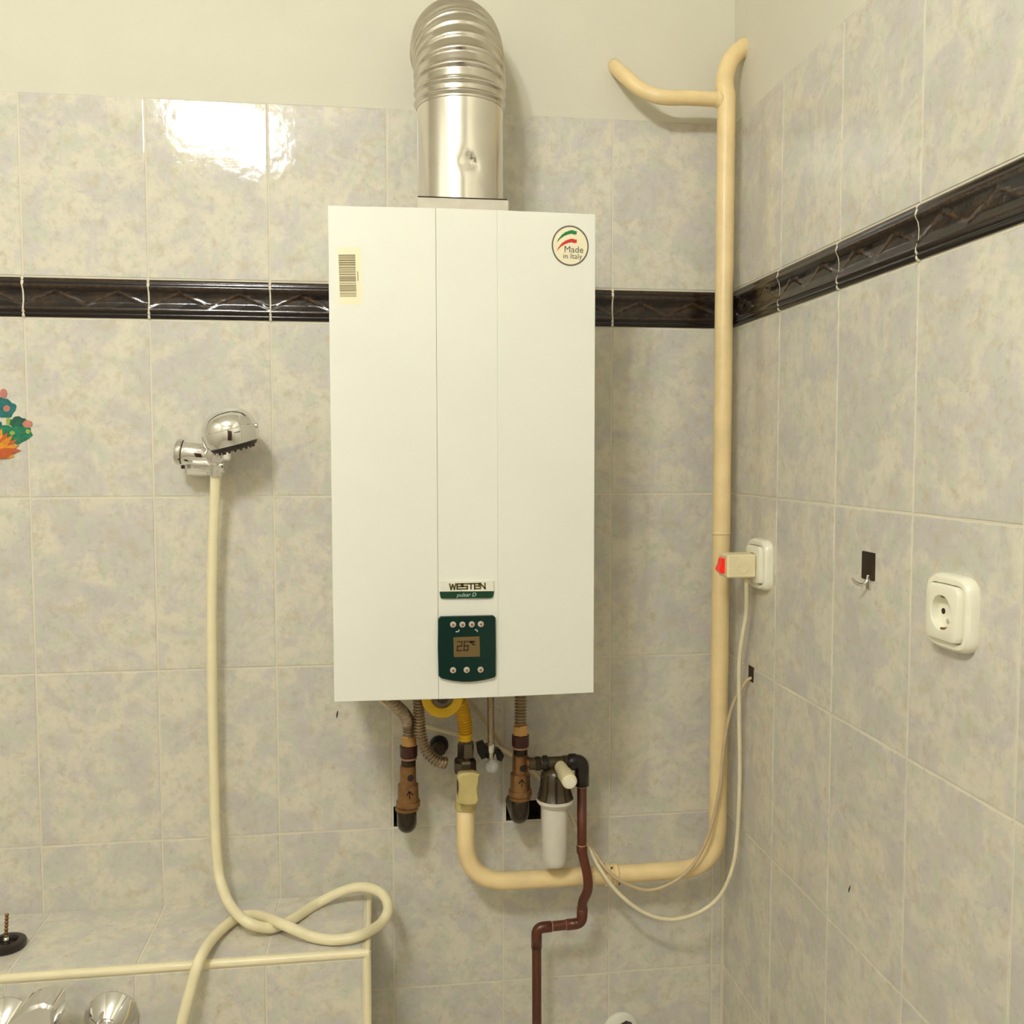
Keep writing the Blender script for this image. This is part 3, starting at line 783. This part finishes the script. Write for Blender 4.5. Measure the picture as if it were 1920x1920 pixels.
obj('knob_cap', lathe([(S(11, -.11), 0), (S(10.5, -.11), .0015)], k0 + kd * kl, kd, 24), 'plastic_ivory', kn, True, auto=35)
# ------------------------------------------------------------------ brown pipe
t = thing('brown_pipe', 'dark brown water pipe with elbows stepping down from the filter over the gas pipe', 'pipe', Y(1007, 1920, -.06))
rb = S(9.3, -.09)
bp = [Y(1091, 1462, qy), Y(1091, 1585, qy), Y(1093, 1604, -.098), Y(1101, 1640, -.105), Y(1102, 1668, -.105), Y(1092, 1694, -.095), Y(1091, 1727, -.085)]
e_ = [Vector((Y(1091, 1731, -.085).x, -.085, Y(1091, 1731, -.085).z)), Vector((Y(1006, 1737, -.085).x, -.085, Y(1091, 1731, -.085).z - .003)), Vector((Y(1007, 2100, -.085).x, -.085, Y(1007, 2100, -.085).z))]
pth = [Y(1091, 1462, qy)] + cr(bp[1:], 8)[:-1]
pth2 = fillet([bp[-2], e_[0], e_[1], e_[2]], [.016, .016], 10)
obj('pipe', tube(pth[:-8] + pth2, rb, 20), 'brown_pipe', t, True)
jn = rb * 1.13
def joint(p, d, L=.012, r=jn): obj('joint', lathe([(r * .93, 0), (r, .001), (r, L - .001), (r * .93, L)], Vector(p) - Vector(d).normalized() * L / 2, d, 20), 'brown_pipe', t, True, auto=35)
def ringl(p, d): obj('solder_ring', lathe([(rb, 0), (rb * 1.06, .0006), (rb * 1.06, .0014), (rb, .002)], Vector(p), d, 20), 'solder', t, True)
joint(Y(1091, 1592, qy), (0, 0, 1), .014); ringl(Y(1091, 1585, qy), (0, 0, 1)); ringl(Y(1091, 1476, qy), (0, 0, 1))
elb = fillet([e_[0].lerp(bp[-2], .8), e_[0], e_[0].lerp(e_[1], .35)], .016, 10); obj('elbow', tube(elb, jn, 20), 'brown_pipe', t, True)
elb = fillet([e_[0].lerp(e_[1], .68), e_[1], e_[1] + Vector((0, 0, -.036))], .016, 10); obj('elbow', tube(elb, jn, 20), 'brown_pipe', t, True)
ringl(e_[0].lerp(e_[1], .67), (1, 0, 0)); ringl(e_[0].lerp(e_[1], .36), (1, 0, 0)); ringl(e_[1] + Vector((0, 0, -.037)), (0, 0, 1))
# black elbow from the filter to the brown pipe
be = fillet([Vector((Y(1066, 1430, qy).x, qy, zz)), Vector((Y(1091, 1430, qy).x, qy, zz)), Y(1091, 1472, qy)], .012, 10)
obj('black_elbow', tube(be, S(14, qy), 20), 'black_plastic', t, True)
obj('black_elbow_cap', lathe([(S(13, qy), 0), (S(16, qy), .004), (S(16, qy), .014), (S(13, qy), .018)], Vector((Y(1064, 1430, qy).x, qy, zz)), (1, 0, 0), 20), 'black_plastic', t, True, auto=35)

# ------------------------------------------------------------------ wall sockets on the right wall
def socket_geo(c):
    """c: centre on wall plane; returns named geometry"""
    M = Matrix.Translation(c) @ MR; th = [2 * PI * k / 64 for k in range(64)]
    def lp(half, y, n): return [(se(half, n, a)[0], y, se(half, n, a)[1]) for a in th]
    frame = stack([lp(.0425, 0, 4.6), lp(.0428, -.005, 4.6), lp(.0415, -.010, 4.6), lp(.0385, -.0130, 5), lp(.0345, -.0135, 7), lp(.0325, -.0128, 8), lp(.0318, -.008, 8)], True, True)
    ins = stack([lp(.0312, -.008, 8), lp(.0312, -.0165, 8), lp(.0302, -.0185, 8), lp(.0285, -.0192, 8), lp(.0200, -.0192, 2), lp(.0192, -.0185, 2), lp(.0186, -.0095, 2)], False, True)
    return M, frame, ins
def socket(c, label):
    t = thing('wall_socket', label, 'socket', c, 'ivory wall sockets'); M, fr_, ins = socket_geo(c)
    obj('frame', xf(fr_, M), 'plastic_ivory', t, True, auto=30); i_ = obj('insert', xf(ins, M), 'plastic_ivory', t, True, auto=30)
    for dx in (-.0095, .0095): obj('pin_hole', xf(lathe([(.0034, 0), (.0034, .0006)], (dx, -.0094, 0), (0, -1, 0), 14), M), 'hole_dark', i_)
    for s in (1, -1): obj('earth_clip', xf(box(-.003, .003, -.0175, -.0085, s * .0178 - .001, s * .0178 + .001, .0004), M), 'brass_old', i_)
    obj('screw', xf(lathe([(.003, 0), (.003, .001)], (0, -.0096, -.010), (0, -1, 0), 12), M), 'chrome_satin', i_)
    return t
q0, q1 = X(1838, 1150, 0), X(1790, 1083, 0)
s2z = (X(1800, 1084, -.008).z + X(1806, 1224, -.006).z) / 2
socket(Vector((0, q0.y + .0425, s2z)), 'ivory round-cornered wall socket with nothing plugged in')
q0 = X(1449.5, 1060, 0); s1z = (X(1425, 1013, -.006).z + X(1432, 1105, -.006).z) / 2
sc1 = Vector((0, q0.y + .0425, s1z))
socket(sc1, 'ivory round-cornered wall socket with the switched plug in it')
# plug with cord
t = thing('power_plug', 'ivory block plug with glowing red switch and white cord hanging to the heater', 'plug', sc1 + Vector((-.05, 0, 0)))
pc = sc1 + Vector((0, 0, -.001)); L0, L1 = -.020, -.070
pb = obj('plug_body', xf(box(L1, L0, -.021, .021, -.0195, .0195, .0022), Matrix.Translation(pc)), 'plug_ivory', t)
obj('plug_face', xf(lathe([(.0185, 0), (.0185, .012)], (-.006, 0, 0), (-1, 0, 0), 28), Matrix.Translation(pc + Vector((-.002, 0, 0)))), 'plug_ivory', t, True, auto=35)
obj('grip_dimple', xf(lathe([(.0105, 0), (.0100, .0007), (.0090, .0004)], (-.043, -.0209, -.002), (0, -1, 0), 24), Matrix.Translation(pc)), 'plug_ivory', t, True)
obj('rocker_switch', xf(prism([(-.0695, -.013), (-.0695, .013), (-.0745, .012), (-.0765, .002), (-.0805, -.007), (-.0765, -.0125)], .009, -.009, .001), Matrix.Translation(pc)), 'red_lens', t)
def cordpath(pts): return cr(pts, 10)
pe = pc + Vector((-.030, -.004, -.0195))
c1 = [pe + Vector((0, 0, .006)), pe + Vector((0, 0, -.012)), Y(1399, 1150, -.145), Y(1390, 1205, -.13), Y(1386, 1250, -.12), Y(1386, 1340, -.11), Y(1387, 1450, -.105), Y(1383, 1560, -.105), Y(1374, 1625, -.105), Y(1350, 1679, -.10), Y(1310, 1711, -.095), Y(1258, 1724, -.095), Y(1208, 1711, -.095), Y(1160, 1675, -.095), Y(1126, 1631, -.09), Y(1104, 1591, -.075), Y(1081, 1556, -.05), Y(1064, 1520, -.034), Y(1023, 1472, -.022), Y(990, 1441, -.019), Y(948, 1409, -.019), Y(900, 1390, -.019), Y(856, 1377, -.019), Y(798, 1361, -.019), Y(757, 1341, -.019), Y(722, 1320, -.03), Y(700, 1298, -.06)]
obj('cord', tube(cordpath(c1), .0036, 12), 'cord_white', t, True)
obj('strain_relief', lathe([(.0048, 0), (.0042, .012)], pe + Vector((0, 0, -.010)), (0, 0, 1), 14), 'plug_ivory', t, True)
sl = X(1409, 1272, 0)
c2 = [Vector((.02, sl.y, sl.z)), Vector((-.002, sl.y, sl.z)), Y(1394, 1285, -.115), Y(1371, 1330, -.10), Y(1357, 1400, -.098), Y(1349, 1480, -.096), Y(1330, 1560, -.096), Y(1302, 1618, -.096), Y(1262, 1654, -.096), Y(1215, 1669, -.096), Y(1170, 1655, -.094), Y(1140, 1633, -.092), Y(1118, 1604, -.073), Y(1098, 1574, -.055), Y(1074, 1535, -.030), Y(1040, 1484, -.013), Y(990, 1435, -.008), Y(946, 1404, -.008), Y(924, 1372, -.008), Y(905, 1345, -.009), Y(880, 1316, -.014), Y(868, 1298, -.04)]
tag(obj('signal_cable', tube(cordpath(c2), .0030, 12), 'cord_tan', None, True, loc=c2[0]), 'thin tan cable hanging in a loop from a slot in the tiles to the heater', 'cable')
# hook
hk = X(1630, 1061, 0); hk.x = 0
t = thing('wall_hook', 'small dark metal adhesive hook stuck to the right wall tiles', 'hook', hk)
M = Matrix.Translation(hk) @ MR
obj('plate', xf(prism(rrect(-.0165, .0155, -.0185, .0185, .0015, 3), 0, -.0022, .0004), M), 'hook_plate', t)
obj('prong', xf(tube(cr([(.002, -.002, -.012), (.002, -.004, -.020), (.002, -.011, -.0245), (.002, -.020, -.0215), (.002, -.025, -.0155)], 8), [.0022] * 24 + [.0022, .002, .0018, .0016, .0014, .0012, .001, .001, .001], 10), M), 'chrome_satin', t, True)
obj('shadow_strip', xf(box(-.004, .006, -.0026, -.0004, -.030, -.017, .0003), M), 'chrome_satin', t)  # satin strip in place of the shadow streak below the plate

# ------------------------------------------------------------------ shower
t = thing('shower_bracket', 'chrome wall bracket with round side knob holding the hand shower', 'bracket', Y(370, 870, 0))
by = -.052
a0 = Y(336, 847, by); a1 = Y(382, 853, by); dr = (a1 - a0).normalized()
r1 = S(21.5, by)
obj('body', lathe([(r1 * .97, 0), (r1, .002), (r1, (a1 - a0).length), (r1 * .8, (a1 - a0).length + .006), (r1 * .72, (a1 - a0).length + .008)], a0 + dr * .006, dr, 32), 'chrome', t, True, auto=35)
obj('knob_ring', lathe([(r1 * .98, -.002), (r1 * .98, .010)], a0 + dr * .001, dr, 32), 'hole_dark', t, True, auto=35)
obj('knob', lathe([(r1 * .7, -.006), (r1 * .95, -.005), (r1 * 1.06, -.002), (r1 * 1.08, .003), (r1 * 1.02, .005)], a0, dr, 32), 'chrome_satin', t, True, auto=35)
l0 = Y(366, 868, -.062); l1 = Y(423, 874, -.070)
obj('cradle', lathe([(S(13, by), 0), (S(13.5, by), .004), (S(13, by), (l1 - l0).length - .003), (S(11.5, by), (l1 - l0).length)], l0, (l1 - l0), 28), 'chrome', t, True, auto=35)
w0, w1 = Y(348, 893, -.042), Y(396, 868, -.042)
obj('wall_plate', box(w0.x, w1.x - .004, -.046, 0, w0.z, w1.z, .003), 'chrome_satin', t)
c = Y(343, 872, -.07); obj('set_screw', lathe([(.003, 0), (.003, .006)], c, (0, 0, -1), 10), 'hole_dark', t)
# hand shower
t = thing('hand_shower', 'chrome hand shower with egg-shaped head and dark nozzle plate resting in the bracket', 'hand shower', Y(410, 860, -.10))
hy = -.082; hc = Y(430, 806, hy); ax = Vector((-.25, -.12, 1.0)).normalized()
R_ = S(51, hy); K = S(1, hy)
headp = [(R_ * .78, -29 * K), (R_ * .93, -25 * K), (R_ * 1.0, -14 * K), (R_ * 1.0, -5 * K), (R_ * .975, 3 * K), (R_ * .955, 4 * K), (R_ * .95, 6 * K), (R_ * .89, 16 * K), (R_ * .77, 25 * K), (R_ * .58, 32 * K), (R_ * .33, 36 * K), (R_ * .04, 37.5 * K)]
obj('head', lathe(headp, hc, ax, 48), 'chrome', t, True, auto=28)
obj('nozzle_plate', lathe([(R_ * .6, -36 * K), (R_ * .78, -33 * K), (R_ * .84, -28 * K), (R_ * .84, -20 * K)], hc, ax, 40), 'nozzle_dark', t, True, auto=35)
ux_ = ax.orthogonal().normalized(); wx = ax.cross(ux_); gs = []
for k in range(20):
    a = 2 * PI * k / 20; gs.append(lathe([(.0022, 0), (.0016, .004)], hc - ax * 34 * K + (ux_ * math.cos(a) + wx * math.sin(a)) * R_ * .66, -ax, 8))
obj('nozzles', join(*gs), 'nozzle_dark', t)
ed = Y(482, 799, hy - .01); obj('selector_tab', lathe([(.0045, 0), (.0045, .008), (.003, .010)], ed - Vector((.008, 0, 0)), (1, 0, .1), 14), 'chrome_satin', t, True, auto=35)
obj('handle', tube(cr([hc + Vector((-.012, .01, -.012)), Y(404, 846, -.080), Y(405, 868, -.070), Y(404, 888, -.062)], 8), [.0165] * 6 + [.015] * 8 + [.0125] * 11, 20), 'chrome', t, True)
nk = Y(424, 852, -.092); obj('clip_arm', box(nk.x - .006, nk.x + .008, -.100, -.072, nk.z - .010, nk.z + .012, .003), 'chrome', t)
# hose
LZ = Y(253, 1699, 0).z                      # ledge height
hr = .0086
def H(x, y_, depth=None, lift=None):
    u, v = x / 2.526, 1600 + y_ / 2.526
    return Y(u, v, depth) if depth is not None else Zp(u, v, LZ + hr + (lift or 0))
hpts = [Y(404, 876, -.066), Y(404, 900, -.060), Y(401, 980, -.050), Y(397, 1110, -.045), Y(398, 1300, -.04), Y(401, 1450, -.04), Y(404, 1560, -.045), H(1035, 80, -.055), H(1050, 150, -.07), H(1090, 245, -.085), H(1165, 322, None, .021), H(1255, 352, None, .006), H(1320, 346, None, 0), H(1390, 310, None, 0), H(1500, 240, -.05), H(1620, 180, -.045), H(1720, 160, -.05), H(1808, 190, -.07), H(1838, 262, -.10), H(1800, 335, -.13), H(1700, 390, None, .003), H(1590, 410, None, 0), H(1480, 395, None, .002), H(1360, 345, None, .018), H(1265, 305, None, .009), H(1190, 292, None, .001), H(1115, 312, None, .001), H(1020, 390, None, .004), H(950, 495, -.222), H(905, 640, -.240), H(862, 808, -.25), H(820, 1040, -.26), H(760, 1300, -.265)]
tag(obj('shower_hose', tube(cr(hpts, 12), hr, 18), 'hose_cream', None, True, loc=hpts[12]), 'cream plastic shower hose hanging from the hand shower and looping on the tiled ledge', 'hose')

# ------------------------------------------------------------------ tiled ledge, lower left
LX = Zp(694, 1783, LZ).x; LY = -.208
t = thing('tiled_ledge', 'tiled boxed-in ledge with cream plastic edge strips below the hand shower', 'ledge', ((XL + LX) / 2, LY / 2, 0))
obj('core', box(XL, LX - .003, LY + .0018, -.0005, 0, LZ - .0018), 'grout', t)
cols = [LX - .012] + [Y(498 - 245.5 * k, 1822, LY).x for k in range(0, 6)]
MT = Matrix.Rotation(-PI / 2, 4, 'X')        # tile facing up: local -y -> +z
def ltile(M, xa, xb, za, zb, tx):
    o = place_tile(t, I4, xa, xb, za, zb, None); return o
for k in range(len(cols) - 1):
    xb_, xa_ = cols[k] - .0016, cols[k + 1] + .0016
    if xa_ < XL: xa_ = XL + .002
    if xb_ - xa_ < .02: continue
    for zz0, zz1 in ((LZ - .013 - .30, LZ - .013), (LZ - .013 - .603, LZ - .013 - .303)):
        me = bpy.data.meshes.new('tile'); v, f = tile_geo(xb_ - xa_, zz1 - zz0); me.from_pydata(v, [], f); me.materials.append(MATS['tile_glaze'])
        o = bpy.data.objects.new('tile', me); COL.objects.link(o); o.parent = t; o.location = Vector(((xa_ + xb_) / 2, LY + .0008, (zz0 + zz1) / 2)) - t.location
    D_ = -LY - .016
    me = bpy.data.meshes.new('tile'); v, f = tile_geo(xb_ - xa_, D_); me.from_pydata(v, [], f); me.materials.append(MATS['tile_glaze'])
    o = bpy.data.objects.new('tile', me); COL.objects.link(o); o.parent = t; o.rotation_euler = (-PI / 2, 0, 0)
    o.location = Vector(((xa_ + xb_) / 2, -.003 - D_ / 2, LZ - .0008)) - t.location
# side tile facing right
me = bpy.data.meshes.new('tile'); v, f = tile_geo(-LY - .014, .30); me.from_pydata(v, [], f); me.materials.append(MATS['tile_glaze'])
for zz0 in (LZ - .313, LZ - .616):
    o = bpy.data.objects.new('tile', me); COL.objects.link(o); o.parent = t; o.rotation_euler = (0, 0, PI / 2)
    o.location = Vector((LX, LY / 2, zz0 + .15)) - t.location
# quarter-round strips
def strip(pa, pb, r, name='edge_strip'): obj(name, tube([Vector(pa), Vector(pb)], r, 16), 'hose_cream', t, True, auto=50)
strip((XL, LY + .0055, LZ - .0055), (LX - .002, LY + .0055, LZ - .0055), .0070)
strip((LX - .0045, LY + .004, LZ - .0045), (LX - .0045, -.001, LZ - .0045), .0050)
strip((LX - .0055, LY + .0055, 0), (LX - .0055, LY + .0055, LZ - .003), .0068)
# bath plug lying on the ledge
p = Zp(12, 1776, LZ)
t = thing('bath_plug', 'black rubber plug with a short chain standing on the tiled ledge', 'plug', (p.x, p.y, LZ))
R_ = .030
obj('rubber_disc', lathe([(R_ * .86, 0), (R_ * .97, .002), (R_, .006), (R_ * .96, .010), (R_ * .80, .0125), (R_ * .60, .012), (R_ * .50, .008), (R_ * .48, .005)], (p.x, p.y, LZ), seg=36), 'rubber_black', t, True, auto=45)
obj('stem', lathe([(.006, 0), (.0045, .008), (.003, .012)], (p.x, p.y, LZ + .005), seg=12), 'chrome_satin', t, True)
for k in range(7):
    obj('chain_bead', lathe([(.0008, -.0032), (.0026, -.002), (.0032, 0), (.0026, .002), (.0008, .0032)], (p.x + .0004 * k, p.y, LZ + .018 + .0058 * k), seg=10), 'brass_old', t, True)
# ------------------------------------------------------------------ bath mixer on the front of the ledge
mL, mR = Y(15, 1916, LY), Y(210, 1905, LY); mz = (mL.z + mR.z) / 2
t = thing('bath_mixer', 'chrome bath mixer tap with two conical wall roses on the ledge front', 'tap', ((mL.x + mR.x) / 2, LY, mz))
for c in (mL, mR):
    z_ = c.z
    obj('wall_rose', lathe([(.040, 0), (.040, .004), (.037, .008), (.024, .024), (.016, .030), (.015, .031)], (c.x, LY, z_), (0, -1, 0), 40), 'chrome', t, True, auto=30)
    obj('union_nut', lathe([(.0135, 0), (.0165, .002), (.0165, .018), (.014, .020)], (c.x, LY - .029, z_ - .004), (0, -1, -.15), 24), 'chrome', t, True, auto=30)
obj('body', lathe([(.012, 0), (.021, .008), (.0235, .02), (.0235, mR.x - mL.x - .02 + .03), (.021, mR.x - mL.x + .022), (.012, mR.x - mL.x + .03)], (mL.x - .015, LY - .062, mz - .032), (1, 0, 0), 28), 'chrome', t, True, auto=30)
lo = [Y(u, v, -.315) for u, v in [(12, 1922), (24, 1905), (42, 1892), (62, 1881), (84, 1876), (100, 1881), (105, 1888), (104, 1925)]]
obj('lever', prism([(q.x, q.z) for q in lo], -.275, -.325, .004), 'chrome', t, True, auto=35)
obj('cartridge', lathe([(.022, 0), (.022, .05), (.018, .056)], (Y(60, 1945, -.30).x, LY - .066, Y(60, 1960, -.30).z - .012), (0, -.75, .65), 28), 'chrome', t, True, auto=30)

# ------------------------------------------------------------------ white rose with pipe, bottom
c = Y(1164, 1930, 0)
t = thing('wall_rose', 'white plastic wall rose around a dark pipe end near the floor pipes', 'pipe cover', c)
obj('disc', lathe([(.034, 0), (.034, .002), (.031, .006), (.020, .009), (.012, .010)], (c.x, 0, c.z), (0, -1, 0), 36), 'badge_white', t, True, auto=40)
obj('pipe_end', lathe([(.0145, 0), (.0145, .022), (.012, .024)], (c.x + .008, -.006, c.z + .007), (0, -1, 0), 8), 'collar_maroon', t)

# ------------------------------------------------------------------ printed sticker at the left edge
t = thing('wall_sticker', 'colourful wall sticker of green cactus-like plants with pink buds and orange tuft', 'sticker', Y(10, 800, 0))
def sp(u, v): p = Y(u, v, 0); return (p.x, p.z)
LAY = [0]
def lay(base):
    LAY[0] += 1; return .0006 + .00025 * base + .00003 * LAY[0]
def blob(name, u, v, ru, rv, mt, layer, ang=0, wob=.08, n=26, seed=0):
    rnd = random.Random(seed + u * 3 + v); o = []
    ph = rnd.uniform(0, 6)
    for k in range(n):
        a = 2 * PI * k / n; r = 1 + wob * math.sin(5 * a + ph) + wob * .6 * math.sin(9 * a + 2 * ph)
        x, z = ru * r * math.cos(a), rv * r * math.sin(a); c_, s_ = math.cos(ang), math.sin(ang)
        o.append(sp(u + x * c_ - z * s_, v + x * s_ + z * c_))
    obj(name, prism(o, .0, -lay(layer)), mt, t)
blob('leaf_pad', 6, 766, 24, 18, 'st_teal', 0); blob('leaf_pad', -14, 762, 26, 22, 'st_teal', 0)
blob('leaf_pad', 34, 793, 16, 12, 'st_dkgreen', 0); blob('leaf_pad', 36, 815, 25, 16, 'st_green', 1, -.3); blob('leaf_pad', 2, 806, 24, 9, 'st_green', 2); blob('leaf_pad', -20, 800, 24, 16, 'st_teal', 1)
for u, v, a, b in [(7, 738, 6.5, 9), (13, 766, 6.5, 6), (52, 795, 9, 7), (-12, 745, 7, 8)]: blob('bud', u, v, a, b, 'st_pink', 3, wob=.03)
for u, v, a, b in [(16, 790, 4, 7), (24, 812, 5, 4), (53, 809, 4.5, 4)]: blob('bud', u, v, a, b, 'st_lime', 3, wob=.05)
def petal(u, v, ang, L, wd, mt, layer):
    c_, s_ = math.cos(ang), math.sin(ang); o = []
    for a, b in [(0, -.3), (.35, -.5), (.7, -.35), (1, 0), (.7, .35), (.35, .5), (0, .3)]:
        x, z = a * L, b * wd; o.append(sp(u + x * c_ - z * s_, v + x * s_ + z * c_))
    obj('petal', prism(o, .0, -lay(layer)), mt, t)
for k, (ang, L) in enumerate([(-1.35, 46), (-1.05, 44), (-.8, 44), (-.55, 46), (-.3, 44), (-.08, 46), (.12, 34), (-1.6, 44), (-1.9, 44), (-2.2, 44)]):
    petal(-6, 848 if ang < .1 else 852, ang, L, 14, 'st_orange' if k % 2 == 0 else 'st_rust', 3 + k % 3)
petal(-8, 856, -.05, 30, 10, 'st_rust', 6)
